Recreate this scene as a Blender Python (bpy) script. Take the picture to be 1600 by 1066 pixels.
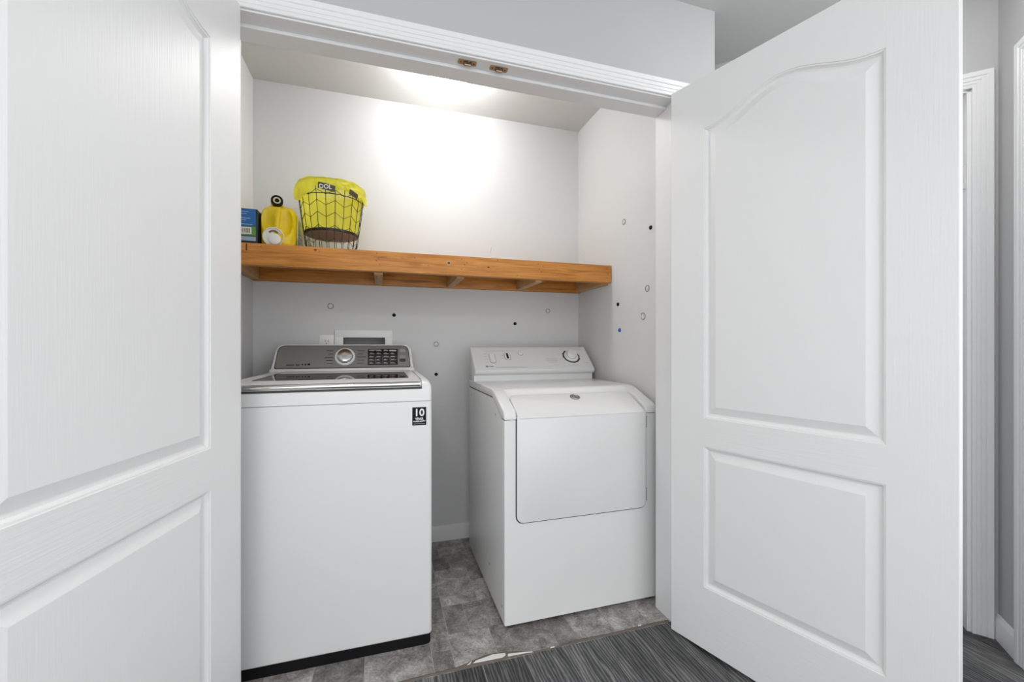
import bpy, bmesh, math, random
from mathutils import Vector, Matrix
random.seed(7)
for o in list(bpy.data.objects): bpy.data.objects.remove(o)
S = bpy.context.scene
C = S.collection
PI = math.pi

# ------------------------------------------------------------------ camera
cam_d = bpy.data.cameras.new('camera'); cam = bpy.data.objects.new('camera', cam_d); C.objects.link(cam)
cam_d.sensor_width = 36; cam_d.lens = 655.13 / 1600 * 36; cam_d.shift_y = 6.6 / 1600; cam_d.clip_start = 0.02
cam.location = (0.4206, -1.3691, 1.09); cam.rotation_euler = (PI / 2, 0, -math.radians(17.114))
S.camera = cam
# ------------------------------------------------------------------ world and exposure
w = bpy.data.worlds.new('world'); S.world = w; w.use_nodes = True
w.node_tree.nodes['Background'].inputs[0].default_value = (0.96, 0.98, 1.0, 1)
w.node_tree.nodes['Background'].inputs[1].default_value = 1.45
vs = S.view_settings
vs.view_transform = 'Standard'; vs.look = 'None'; vs.gamma = 1; vs.use_curve_mapping = False
vs.exposure = 0.35
GLOBE = 45.0          # emission of the closet's globe lamp
LAMP_X, LAMP_Y = .0, -1.75
CORNER_FILL = 19.0    # emission of the dome added to brighten the hallway corner
HALL_LAMP = 27.0      # emission of the hallway's dome lamp

# ------------------------------------------------------------------ materials
def nodes(name):
    m = bpy.data.materials.new(name); m.use_nodes = True
    nt = m.node_tree
    return m, nt, nt.nodes['Principled BSDF']
def mat(name, col, rough=.5, metal=0, spec=.5, bump=None, coat=0, emit=None, alpha=None):
    """bump = (scale xyz, strength, detail)"""
    m, nt, b = nodes(name)
    b.inputs['Base Color'].default_value = (*col, 1); b.inputs['Roughness'].default_value = rough
    b.inputs['Metallic'].default_value = metal; b.inputs['Specular IOR Level'].default_value = spec
    b.inputs['Coat Weight'].default_value = coat; b.inputs['Coat Roughness'].default_value = .08
    if emit:
        b.inputs['Emission Color'].default_value = (*emit[0], 1); b.inputs['Emission Strength'].default_value = emit[1]
    if bump:
        tc = nt.nodes.new('ShaderNodeTexCoord'); mp = nt.nodes.new('ShaderNodeMapping'); nz = nt.nodes.new('ShaderNodeTexNoise'); bp = nt.nodes.new('ShaderNodeBump')
        mp.inputs['Scale'].default_value = bump[0]; nz.inputs['Scale'].default_value = 1; nz.inputs['Detail'].default_value = bump[2]
        bp.inputs['Strength'].default_value = bump[1]; bp.inputs['Distance'].default_value = .002
        nt.links.new(tc.outputs['Object'], mp.inputs[0]); nt.links.new(mp.outputs[0], nz.inputs[0]); nt.links.new(nz.outputs[0], bp.inputs['Height']); nt.links.new(bp.outputs[0], b.inputs['Normal'])
    return m
def ramp(nt, stops):
    r = nt.nodes.new('ShaderNodeValToRGB'); e = r.color_ramp.elements
    while len(e) < len(stops): e.new(.5)
    for i, (p, c) in enumerate(stops): e[i].position = p; e[i].color = (*c, 1)
    return r
def grain_mat(name, stops, scale, rough=.5, rnd=True, bump=.15, wave=0, spec=.4, detail=6, dist=.3):
    """streaky wood: noise stretched along the grain, shifted per object"""
    m, nt, b = nodes(name); L = nt.links
    tc = nt.nodes.new('ShaderNodeTexCoord'); mp = nt.nodes.new('ShaderNodeMapping'); oi = nt.nodes.new('ShaderNodeObjectInfo')
    sc = nt.nodes.new('ShaderNodeVectorMath'); sc.operation = 'SCALE'; sc.inputs[0].default_value = (3.1, 7.7, 5.3)
    L.new(oi.outputs['Random'], sc.inputs['Scale'])
    ad = nt.nodes.new('ShaderNodeVectorMath'); ad.operation = 'ADD'
    L.new(tc.outputs['Object'], ad.inputs[0]); L.new(sc.outputs[0], ad.inputs[1]); L.new(ad.outputs[0], mp.inputs[0])
    mp.inputs['Scale'].default_value = scale
    n1 = nt.nodes.new('ShaderNodeTexNoise'); n1.inputs['Scale'].default_value = 1; n1.inputs['Detail'].default_value = detail; n1.inputs['Roughness'].default_value = .65; n1.inputs['Distortion'].default_value = dist
    L.new(mp.outputs[0], n1.inputs[0])
    r = ramp(nt, stops); L.new(n1.outputs[0], r.inputs[0])
    hs = nt.nodes.new('ShaderNodeHueSaturation')
    mr = nt.nodes.new('ShaderNodeMapRange'); mr.inputs[3].default_value = .8 if rnd else 1; mr.inputs[4].default_value = 1.2 if rnd else 1
    L.new(oi.outputs['Random'], mr.inputs[0]); L.new(mr.outputs[0], hs.inputs['Value']); L.new(r.outputs[0], hs.inputs['Color'])
    L.new(hs.outputs[0], b.inputs['Base Color']); b.inputs['Roughness'].default_value = rough; b.inputs['Specular IOR Level'].default_value = spec
    bp = nt.nodes.new('ShaderNodeBump'); bp.inputs['Strength'].default_value = bump; bp.inputs['Distance'].default_value = .002
    L.new(n1.outputs[0], bp.inputs['Height']); L.new(bp.outputs[0], b.inputs['Normal'])
    return m
def stone_mat(name):
    m, nt, b = nodes(name); L = nt.links
    tc = nt.nodes.new('ShaderNodeTexCoord'); oi = nt.nodes.new('ShaderNodeObjectInfo')
    sc = nt.nodes.new('ShaderNodeVectorMath'); sc.operation = 'SCALE'; sc.inputs[0].default_value = (13.1, 17.7, 0)
    ad = nt.nodes.new('ShaderNodeVectorMath'); ad.operation = 'ADD'
    L.new(oi.outputs['Random'], sc.inputs['Scale']); L.new(tc.outputs['Object'], ad.inputs[0]); L.new(sc.outputs[0], ad.inputs[1])
    def nz(s, d, rg, dist=0):
        n = nt.nodes.new('ShaderNodeTexNoise'); n.inputs['Scale'].default_value = s; n.inputs['Detail'].default_value = d; n.inputs['Roughness'].default_value = rg; n.inputs['Distortion'].default_value = dist
        L.new(ad.outputs[0], n.inputs[0]); return n
    a = nz(14, 8, .75, .6); c = nz(120, 4, .7)
    mx = nt.nodes.new('ShaderNodeMix'); mx.inputs[0].default_value = .35
    L.new(a.outputs[0], mx.inputs[2]); L.new(c.outputs[0], mx.inputs[3])
    r = ramp(nt, [(.33, (.085, .078, .07)), (.45, (.22, .205, .19)), (.54, (.37, .355, .335)), (.66, (.66, .65, .62))])
    L.new(mx.outputs[0], r.inputs[0])
    hs = nt.nodes.new('ShaderNodeHueSaturation'); mr = nt.nodes.new('ShaderNodeMapRange'); mr.inputs[3].default_value = .62; mr.inputs[4].default_value = 1.3
    L.new(oi.outputs['Random'], mr.inputs[0]); L.new(mr.outputs[0], hs.inputs['Value']); L.new(r.outputs[0], hs.inputs['Color'])
    L.new(hs.outputs[0], b.inputs['Base Color']); b.inputs['Roughness'].default_value = .42; b.inputs['Specular IOR Level'].default_value = .4
    bp = nt.nodes.new('ShaderNodeBump'); bp.inputs['Strength'].default_value = .12; bp.inputs['Distance'].default_value = .002
    L.new(mx.outputs[0], bp.inputs['Height']); L.new(bp.outputs[0], b.inputs['Normal'])
    return m

def plank_mat(name):
    m, nt, b = nodes(name); L = nt.links
    tc = nt.nodes.new('ShaderNodeTexCoord'); oi = nt.nodes.new('ShaderNodeObjectInfo')
    sc = nt.nodes.new('ShaderNodeVectorMath'); sc.operation = 'SCALE'; sc.inputs[0].default_value = (1.7, 23.7, 5.3)
    ad = nt.nodes.new('ShaderNodeVectorMath'); ad.operation = 'ADD'
    L.new(oi.outputs['Random'], sc.inputs['Scale']); L.new(tc.outputs['Object'], ad.inputs[0]); L.new(sc.outputs[0], ad.inputs[1])
    def nz(scale, detail, rg, dist):
        mp = nt.nodes.new('ShaderNodeMapping'); mp.inputs['Scale'].default_value = scale; n = nt.nodes.new('ShaderNodeTexNoise')
        n.inputs['Scale'].default_value = 1; n.inputs['Detail'].default_value = detail; n.inputs['Roughness'].default_value = rg; n.inputs['Distortion'].default_value = dist
        L.new(ad.outputs[0], mp.inputs[0]); L.new(mp.outputs[0], n.inputs[0]); return n
    broad = nz((16, 3.2, 16), 3, .5, .8); fine = nz((520, 14, 520), 4, .6, .3); fig = nz((60, 9, 60), 3, .6, 2.2)
    mp = nt.nodes.new('ShaderNodeMapping'); mp.inputs['Scale'].default_value = (1, .12, 1); wv = nt.nodes.new('ShaderNodeTexWave'); wv.bands_direction = 'X'
    wv.inputs['Scale'].default_value = 26; wv.inputs['Distortion'].default_value = 9; wv.inputs['Detail'].default_value = 3; wv.inputs['Detail Scale'].default_value = 1.4
    L.new(ad.outputs[0], mp.inputs[0]); L.new(mp.outputs[0], wv.inputs[0])
    def mix(a, c, f):
        x = nt.nodes.new('ShaderNodeMix'); x.inputs[0].default_value = f; L.new(a, x.inputs[2]); L.new(c, x.inputs[3]); return x.outputs[0]
    v = mix(mix(mix(broad.outputs[0], fine.outputs[0], .33), fig.outputs[0], .28), wv.outputs['Fac'], .17)
    r = ramp(nt, [(.34, (.018, .018, .019)), (.46, (.055, .055, .057)), (.54, (.105, .105, .107)), (.66, (.215, .212, .208))]); L.new(v, r.inputs[0])
    hs = nt.nodes.new('ShaderNodeHueSaturation'); mr = nt.nodes.new('ShaderNodeMapRange'); mr.inputs[3].default_value = .75; mr.inputs[4].default_value = 1.3
    L.new(oi.outputs['Random'], mr.inputs[0]); L.new(mr.outputs[0], hs.inputs['Value']); L.new(r.outputs[0], hs.inputs['Color']); L.new(hs.outputs[0], b.inputs['Base Color'])
    b.inputs['Roughness'].default_value = .45; b.inputs['Specular IOR Level'].default_value = .35
    bp = nt.nodes.new('ShaderNodeBump'); bp.inputs['Strength'].default_value = .12; bp.inputs['Distance'].default_value = .002; L.new(v, bp.inputs['Height']); L.new(bp.outputs[0], b.inputs['Normal'])
    return m

M = {}
M['wall'] = mat('grey_wall_paint', (.50, .50, .505), .75, bump=((260, 260, 260), .08, 2), spec=.25)
M['closet'] = mat('closet_wall_paint', (.69, .69, .69), .7, bump=((260, 260, 260), .08, 2), spec=.25)
M['ceil'] = mat('ceiling_paint', (.60, .60, .60), .9, bump=((150, 150, 150), .15, 3), spec=.2)
M['closet_ceil'] = mat('closet_ceiling_paint', (.66, .657, .65), .9, spec=.2)
M['trim'] = mat('white_trim_paint', (.79, .79, .795), .38, spec=.45)
M['door'] = mat('white_door_grain_vertical', (.79, .79, .79), .42, bump=((300, 300, 9), .25, 3), spec=.45)
M['door_rail'] = mat('white_door_grain_horizontal', (.79, .79, .79), .42, bump=((9, 300, 300), .25, 3), spec=.45)
M['enamel'] = mat('white_appliance_enamel', (.80, .80, .80), .22, spec=.5, bump=((60, 60, 60), .015, 2))
M['enamel2'] = mat('white_dryer_enamel', (.79, .79, .785), .24, spec=.5)
M['white_plastic'] = mat('white_plastic', (.80, .80, .80), .35)
M['black'] = mat('black_plastic', (.006, .006, .007), .5, spec=.2)
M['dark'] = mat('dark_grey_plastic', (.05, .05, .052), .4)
M['grey'] = mat('grey_print', (.32, .32, .33), .5)
M['emblem_grey'] = mat('emblem_grey', (.16, .16, .165), .4)
M['lightgrey'] = mat('pale_grey_print', (.55, .55, .56), .5)
M['gap'] = mat('dark_gap', (.03, .03, .03), .8, spec=.1)
M['chrome'] = mat('chrome', (.78, .77, .74), .12, metal=1)
M['steel'] = mat('brushed_grey_console', (.30, .295, .285), .36, metal=.6, bump=((8, 400, 400), .05, 2))
M['silver'] = mat('silver_metal', (.75, .75, .76), .22, metal=1)
M['glass'] = mat('dark_lid_glass', (.012, .012, .012), .03, spec=.9)
M['screen'] = mat('black_display_glass', (.012, .012, .013), .12)
M['brass'] = mat('aged_brass', (.42, .29, .17), .38, metal=.75)
M['brass_dark'] = mat('tarnished_steel', (.10, .08, .065), .4, metal=.7)
M['hinge'] = mat('painted_hinge', (.62, .62, .62), .4)
M['subfloor'] = mat('floor_joint', (.52, .51, .48), .8)
M['torn'] = mat('torn_white_backing', (.78, .76, .72), .9)
M['torn_brown'] = mat('brown_floor_edge', (.16, .13, .11), .85)
M['stone'] = stone_mat('stone_print_vinyl')
M['plank'] = plank_mat('charcoal_oak_plank')
M['pine'] = grain_mat('orange_stained_pine', [(.28, (.30, .10, .014)), (.46, (.54, .21, .038)), (.62, (.66, .285, .065)), (.8, (.70, .35, .11))], (4, 60, 60), .45, rnd=False, bump=.06, detail=5, dist=.8)
M['pine_y'] = grain_mat('stained_pine_cross', [(.28, (.30, .15, .05)), (.5, (.46, .26, .11)), (.75, (.58, .37, .18))], (60, 4, 60), .5, bump=.06, detail=5)
M['knot'] = mat('dark_knot', (.10, .035, .01), .6)
M['ply'] = mat('plywood_top', (.42, .24, .11), .6, bump=((5, 80, 80), .05, 3))
M['yellow'] = mat('yellow_jug_plastic', (.80, .57, .005), .33, spec=.5)
M['yellow_d'] = mat('pale_label', (.62, .64, .46), .5)
M['green'] = mat('green_print', (.10, .30, .05), .5)
M['label_green'] = mat('sage_label_print', (.24, .36, .24), .5)
M['brown_print'] = mat('brown_print', (.20, .13, .06), .5)
M['dark_print'] = mat('dark_olive_print', (.05, .042, .012), .45)
M['cap'] = mat('milky_cap', (.82, .80, .72), .3)
M['cream'] = mat('cream_plastic', (.80, .72, .40), .4)
M['blue'] = mat('blue_card', (.015, .13, .38), .35)
M['navy'] = mat('navy_card', (.012, .02, .035), .35)
M['paleblue'] = mat('pale_blue_card', (.30, .40, .52), .4)
M['white_print'] = mat('white_print', (.82, .82, .82), .5)
M['wire'] = mat('dark_wire', (.035, .033, .032), .35, metal=.6)
M['plate'] = mat('brown_wood_disc', (.36, .27, .20), .6, bump=((40, 40, 40), .1, 3))
M['bluedot'] = mat('blue_plastic', (.01, .09, .33), .3)
M['outlet'] = mat('outlet_plastic', (.84, .84, .83), .35)
M['recess'] = mat('supply_box_inside', (.42, .41, .41), .6)
m, nt, b = nodes('yellow_bag_film')
b.inputs['Base Color'].default_value = (.92, .86, .10, 1); b.inputs['Roughness'].default_value = .3
tr = nt.nodes.new('ShaderNodeBsdfTranslucent'); tr.inputs[0].default_value = (.97, .93, .15, 1)
tp = nt.nodes.new('ShaderNodeBsdfTransparent'); tp.inputs[0].default_value = (1, .97, .45, 1)
m1 = nt.nodes.new('ShaderNodeMixShader'); m1.inputs[0].default_value = .5; m2 = nt.nodes.new('ShaderNodeMixShader'); m2.inputs[0].default_value = .30
out = nt.nodes['Material Output']
nt.links.new(b.outputs[0], m1.inputs[1]); nt.links.new(tr.outputs[0], m1.inputs[2]); nt.links.new(m1.outputs[0], m2.inputs[1]); nt.links.new(tp.outputs[0], m2.inputs[2]); nt.links.new(m2.outputs[0], out.inputs[0])
M['bag'] = m
M['globe'] = mat('lit_globe', (.9, .9, .88), .4, emit=((1, .993, .98), GLOBE))
M['corner_fill'] = mat('added_corner_fill', (.9, .9, .9), .4, emit=((1, .99, .975), CORNER_FILL))
M['hall_globe'] = mat('lit_hall_dome', (.9, .9, .9), .4, emit=((1, .99, .975), HALL_LAMP))
m, nt, b = nodes('clear_disc'); b.inputs['Base Color'].default_value = (.9, .9, .9, 1); b.inputs['Transmission Weight'].default_value = .8; b.inputs['Roughness'].default_value = .15
M['clear'] = m

# ------------------------------------------------------------------ mesh helpers
class MB:
    """collects geometry in world (or any frame's) coordinates"""
    def __init__(s, xf=None): s.v = []; s.f = []; s.mi = []; s.xf = xf
    def add(s, vs, fs, mi=0):
        k = len(s.v)
        for p in vs:
            p = Vector(p); s.v.append(tuple(s.xf @ p) if s.xf else tuple(p))
        for f in fs: s.f.append(tuple(k + i for i in f)); s.mi.append(mi)
        return s
    def addbm(s, bm, mi=0):
        bm.verts.index_update()
        s.add([v.co.copy() for v in bm.verts], [[v.index for v in f.verts] for f in bm.faces], mi); bm.free(); return s
    def box(s, a, b, bev=0, seg=2, mi=0):
        bm = bmesh.new(); bmesh.ops.create_cube(bm, size=1)
        for v in bm.verts:
            v.co = Vector([(a[i] + b[i]) / 2 + v.co[i] * (b[i] - a[i]) for i in range(3)])
        if bev: bmesh.ops.bevel(bm, geom=bm.edges[:], offset=bev, segments=seg, profile=.5, affect='EDGES')
        return s.addbm(bm, mi)
    def prism(s, poly, h0, h1, axis='Z', bev=0, seg=2, mi=0, caps='both'):
        """polygon extruded along an axis; bev rounds the cap edges"""
        def P(q, h):
            return {'Z': (q[0], q[1], h), 'Y': (q[0], h, q[1]), 'X': (h, q[0], q[1])}[axis]
        bm = bmesh.new(); n = len(poly)
        a = [bm.verts.new(P(q, h0)) for q in poly]; c = [bm.verts.new(P(q, h1)) for q in poly]
        f0 = bm.faces.new(a[::-1]); f1 = bm.faces.new(c)
        for i in range(n): bm.faces.new((a[i], a[(i + 1) % n], c[(i + 1) % n], c[i]))
        bmesh.ops.recalc_face_normals(bm, faces=bm.faces[:])
        if bev:
            es = set()
            if caps in ('both', 'lo'): es |= set(f0.edges)
            if caps in ('both', 'hi'): es |= set(f1.edges)
            bmesh.ops.bevel(bm, geom=list(es), offset=bev, segments=seg, profile=.5, affect='EDGES')
        return s.addbm(bm, mi)
    def lathe(s, prof, c, axis=(0, 0, 1), n=32, mi=0, cap=True):
        """prof: (radius, height) pairs along axis from point c"""
        ax = Vector(axis).normalized(); u = ax.orthogonal().normalized(); w_ = ax.cross(u); c = Vector(c)
        vs = []; fs = []
        for r, h in prof:
            for i in range(n):
                t = 2 * PI * i / n; vs.append(c + ax * h + (u * math.cos(t) + w_ * math.sin(t)) * r)
        for k in range(len(prof) - 1):
            for i in range(n):
                j = (i + 1) % n; fs.append((k * n + i, k * n + j, (k + 1) * n + j, (k + 1) * n + i))
        if cap:
            fs.append(tuple(range(n))[::-1]); fs.append(tuple((len(prof) - 1) * n + i for i in range(n)))
        return s.add(vs, fs, mi)
    def tube(s, pts, r, n=6, closed=False, mi=0):
        pts = [Vector(p) for p in pts]; N = len(pts); vs = []; fs = []; u = None
        for i, p in enumerate(pts):
            if closed: t = (pts[(i + 1) % N] - pts[i - 1]).normalized()
            else: t = (pts[min(i + 1, N - 1)] - pts[max(i - 1, 0)]).normalized()
            u = t.orthogonal().normalized() if u is None else (u - t * u.dot(t)).normalized()
            w_ = t.cross(u)
            for k in range(n):
                a = 2 * PI * k / n; vs.append(p + (u * math.cos(a) + w_ * math.sin(a)) * r)
        for i in range(N if closed else N - 1):
            j = (i + 1) % N
            for k in range(n):
                l = (k + 1) % n; fs.append((i * n + k, i * n + l, j * n + l, j * n + k))
        if not closed: fs.append(tuple(range(n))[::-1]); fs.append(tuple((N - 1) * n + k for k in range(n)))
        return s.add(vs, fs, mi)
    def loft(s, loops, mi=0, cap=True, closed=True):
        n = len(loops[0]); vs = [p for l in loops for p in l]; fs = []
        for k in range(len(loops) - 1):
            for i in range(n if closed else n - 1):
                j = (i + 1) % n; fs.append((k * n + i, k * n + j, (k + 1) * n + j, (k + 1) * n + i))
        if cap: fs.append(tuple(range(n))[::-1]); fs.append(tuple((len(loops) - 1) * n + i for i in range(n)))
        return s.add(vs, fs, mi)
    def build(s, name, mats, parent=None, loc=None, smooth=35, fix=True):
        """links ONE mesh object; geometry is given in the parent's base frame shifted by loc"""
        if not isinstance(mats, (list, tuple)): mats = [mats]
        org = Vector(loc) if loc is not None else (Vector(ORG.get(root_of(parent).name, (0, 0, 0))) if parent else Vector((0, 0, 0)))
        me = bpy.data.meshes.new(name); me.from_pydata([tuple(Vector(p) - org) for p in s.v], [], s.f)
        for k in mats: me.materials.append(M[k])
        for i, p in enumerate(me.polygons): p.material_index = s.mi[i]
        bm = bmesh.new(); bm.from_mesh(me); bmesh.ops.remove_doubles(bm, verts=bm.verts, dist=1e-6)
        if fix: bmesh.ops.recalc_face_normals(bm, faces=bm.faces)
        bm.to_mesh(me); bm.free()
        if smooth:
            me.polygons.foreach_set('use_smooth', [True] * len(me.polygons)); me.set_sharp_from_angle(angle=math.radians(smooth))
        o = bpy.data.objects.new(name, me); C.objects.link(o)
        if parent: o.parent = parent
        elif loc is not None: o.location = org
        return o
ORG = {}
def root_of(o):
    while o.parent: o = o.parent
    return o
def thing(name, loc, label=None, cat=None, group=None, kind=None, rz=0, local=False):
    o = bpy.data.objects.new(name, None); C.objects.link(o); o.location = loc; o.rotation_euler = (0, 0, rz); o.empty_display_size = .1
    ORG[o.name] = (0, 0, 0) if local else tuple(loc)
    return tag(o, label, cat, group, kind)
def tag(o, label=None, cat=None, group=None, kind=None):
    if label: o['label'] = label
    if cat: o['category'] = cat
    if group: o['group'] = group
    if kind: o['kind'] = kind
    return o
def rrect(x0, y0, x1, y1, r, n=6):
    """rounded rectangle; r = one radius or (bl, br, tr, tl)"""
    if not isinstance(r, (tuple, list)): r = (r,) * 4
    out = []
    for (cx, cy, rr, a0) in ((x0 + r[0], y0 + r[0], r[0], PI), (x1 - r[1], y0 + r[1], r[1], 1.5 * PI), (x1 - r[2], y1 - r[2], r[2], 0), (x0 + r[3], y1 - r[3], r[3], .5 * PI)):
        if rr < 1e-6: out.append((cx, cy)); continue
        for i in range(n + 1):
            a = a0 + .5 * PI * i / n; out.append((cx + rr * math.cos(a), cy + rr * math.sin(a)))
    return out
def text_mb(txt, size, xf, depth=.0004, align='CENTER', bold=0):
    cu = bpy.data.curves.new('txt', 'FONT'); cu.body = txt; cu.size = size; cu.extrude = depth; cu.align_x = align; cu.align_y = 'CENTER'; cu.offset = bold; cu.resolution_u = 3
    ob = bpy.data.objects.new('txt', cu); C.objects.link(ob)
    bpy.context.view_layer.update()
    me = bpy.data.meshes.new_from_object(ob.evaluated_get(bpy.context.evaluated_depsgraph_get()))
    mb = MB(xf); mb.add([v.co.copy() for v in me.vertices], [tuple(p.vertices) for p in me.polygons])
    bpy.data.objects.remove(ob); bpy.data.curves.remove(cu); bpy.data.meshes.remove(me)
    return mb
def frame(o, x, y):
    """matrix with local x, y axes and z = x cross y at origin o"""
    x = Vector(x).normalized(); y = Vector(y).normalized(); z = x.cross(y)
    m = Matrix.Identity(4)
    for i in range(3): m[i][0] = x[i]; m[i][1] = y[i]; m[i][2] = z[i]; m[i][3] = o[i]
    return m

# ------------------------------------------------------------------ the setting
W = 1.505; WT = .122; CEIL = 2.43; CC = 2.407
LX, RX, BY = -.193, 1.574, .986
def struct(name, mb, mats, label=None, parent=None):
    o = mb.build(name, mats, parent, smooth=30)
    if not parent: o['kind'] = 'structure'
    if label: o['label'] = label
    return o
# front wall of the closet, around the opening
mb = MB()
mb.box((-1.9, 0, 0), (-.02, WT, CEIL)); mb.box((W + .02, 0, 0), (1.694, WT, CEIL)); mb.box((-.02, 0, 2.066), (W + .02, WT, CEIL))
struct('wall_front', mb, 'wall', 'grey painted wall above and around the closet opening')
struct('wall_right', MB().box((RX, WT, 0), (1.694, BY + .12, CEIL)), 'closet', 'right side wall inside the laundry closet')
struct('wall_left', MB().box((LX - .12, WT, 0), (LX, BY + .12, CEIL)), 'closet', 'left side wall inside the laundry closet')
hx0, hx1, hz0, hz1 = .221, .433, .985, 1.132
mb = MB()
mb.box((LX, BY, 0), (hx0, BY + .12, CC)); mb.box((hx1, BY, 0), (RX, BY + .12, CC)); mb.box((hx0, BY, 0), (hx1, BY + .12, hz0)); mb.box((hx0, BY, hz1), (hx1, BY + .12, CC)); mb.box((hx0, BY + .09, hz0), (hx1, BY + .12, hz1))
struct('wall_back', mb, 'closet', 'back wall of the laundry closet')
struct('ceiling', MB().prism([(-2.4, -3.2), (-.05, -3.2), (2.86, -.29), (2.30, .27), (1.9, 1.2), (-2.4, 1.2)], CEIL, CEIL + .08, 'Z'), 'ceil', 'grey hallway ceiling')
struct('ceiling', MB().box((LX, WT, CC), (RX, BY, CEIL)), 'closet_ceil', 'closet ceiling around the globe lamp')
# jambs, stop and casing of the closet opening
mb = MB(); mb.box((-.02, -.001, 0), (0, WT + .001, 2.066), .001, 1); mb.box((W, -.001, 0), (W + .02, WT + .001, 2.066), .001, 1); mb.box((0, -.001, 2.045), (W, WT + .001, 2.066), .001, 1)
struct('trim_1', mb, 'trim', 'white jamb lining of the closet opening')
struct('trim_2', MB().box((0, .052, 2.034), (W, WT, 2.045), .0015, 1), 'trim', 'white stop board under the closet head jamb')
CAS = [(0, 0), (0, .008), (.002, .010), (.010, .010), (.012, .008), (.014, .0105), (.022, .011), (.024, .0095), (.026, .012), (.036, .013), (.038, .0115), (.040, .0145), (.050, .017), (.055, .017), (.0575, .014), (.0575, 0)]
def casing_u(s0, s1, zt, zb=0, P=None):
    """mitred casing round an opening: left leg, head, right leg; P(s, n, z) with n out of the wall"""
    P = P or (lambda s, n, z: (s, -n, z))
    loops = []
    for st in range(4):
        l = []
        for wd, th in CAS:
            s = {0: s0 - wd, 1: s0 - wd, 2: s1 + wd, 3: s1 + wd}[st]; z = {0: zb, 1: zt + wd, 2: zt + wd, 3: zb}[st]
            l.append(P(s, th, z))
        loops.append(l)
    return MB().loft(loops)
struct('trim_3', casing_u(-.004, W + .004, 2.050), 'trim', 'fluted white casing around the closet opening')
# baseboards in the closet
BB = [(0, 0), (.012, 0), (.012, .066), (.009, .074), (.006, .080), (.004, .084), (0, .084)]
struct('baseboard_back', MB().prism([(BY - a, z) for a, z in BB], LX, RX, 'X'), 'trim', 'white baseboard along the closet back wall')
struct('baseboard_right', MB().prism([(RX - a, z) for a, z in BB], WT, BY - .012, 'Y'), 'trim', 'white baseboard along the closet right wall')
struct('baseboard_left', MB().prism([(LX + a, z) for a, z in BB], WT, BY - .012, 'Y'), 'trim', 'white baseboard along the closet left wall')

struct('baseboard_front', MB().prism([(-a, z) for a, z in BB], -1.9, -.0625, 'X'), 'trim', 'white baseboard on the front wall left of the closet')
# the slanted corner of the hallway at the right: two walls at 45 degrees
K = Vector((2.61, -.41, 0)); r2 = math.sqrt(.5)
def PD(s, n, z): return tuple(K + Vector((-r2, r2, 0)) * s + Vector((-r2, -r2, 0)) * n + Vector((0, 0, z)))   # wall with the doorway
def PH(s, n, z): return tuple(K + Vector((-r2, -r2, 0)) * s + Vector((-r2, r2, 0)) * n + Vector((0, 0, z)))   # hallway wall at the edge
def fbox(mb, P, s0, s1, n0, n1, z0, z1, mi=0):
    c = [P(s, n, z) for z in (z0, z1) for n in (n0, n1) for s in (s0, s1)]
    return mb.add(c, [(0, 2, 3, 1), (4, 5, 7, 6), (0, 1, 5, 4), (2, 6, 7, 3), (0, 4, 6, 2), (1, 3, 7, 5)], mi)
mb = MB(); o0, o1 = .068, .068 + .765
fbox(mb, PD, -.12, o0, -.12, 0, 0, CEIL); fbox(mb, PD, o1, 1.30, -.12, 0, 0, CEIL); fbox(mb, PD, o0, o1, -.12, 0, 2.085, CEIL)
struct('wall_diagonal', mb, 'wall', 'grey slanted wall with a doorway behind the open door')
mb = MB(); fbox(mb, PD, o0 - .001, o0 + .016, -.12, .0, 0, 2.07); fbox(mb, PD, o1 - .016, o1, -.12, 0, 0, 2.07); fbox(mb, PD, o0, o1, -.12, 0, 2.055, 2.085)
struct('trim_4', mb, 'trim', 'white jamb of the slanted doorway')
struct('trim_5', casing_u(o0 + .004, o1 - .004, 2.064, 0, PD), 'trim', 'fluted white casing of the slanted doorway')
h0, h1 = .19, .19 + .765
mb = MB(); fbox(mb, PH, 0, h0, -.12, 0, 0, CEIL); fbox(mb, PH, h1, 1.10, -.12, 0, 0, CEIL); fbox(mb, PH, h0, h1, -.12, 0, 2.085, CEIL)
struct('wall_hall', mb, 'wall', 'grey hallway wall at the right edge')
struct('trim_6', casing_u(h0 + .004, h1 - .004, 2.066, 0, PH), 'trim', 'white casing on the hallway wall at the right edge')
mb = MB()
mb.loft([[PH(s, a, z) for a, z in [(0, 0), (.013, 0), (.013, .070), (.010, .078), (.006, .086), (.004, .091), (0, .091)]] for s in (0, h0 - .0545)])
struct('baseboard_hall', mb, 'trim', 'white baseboard along the hallway wall')

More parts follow.
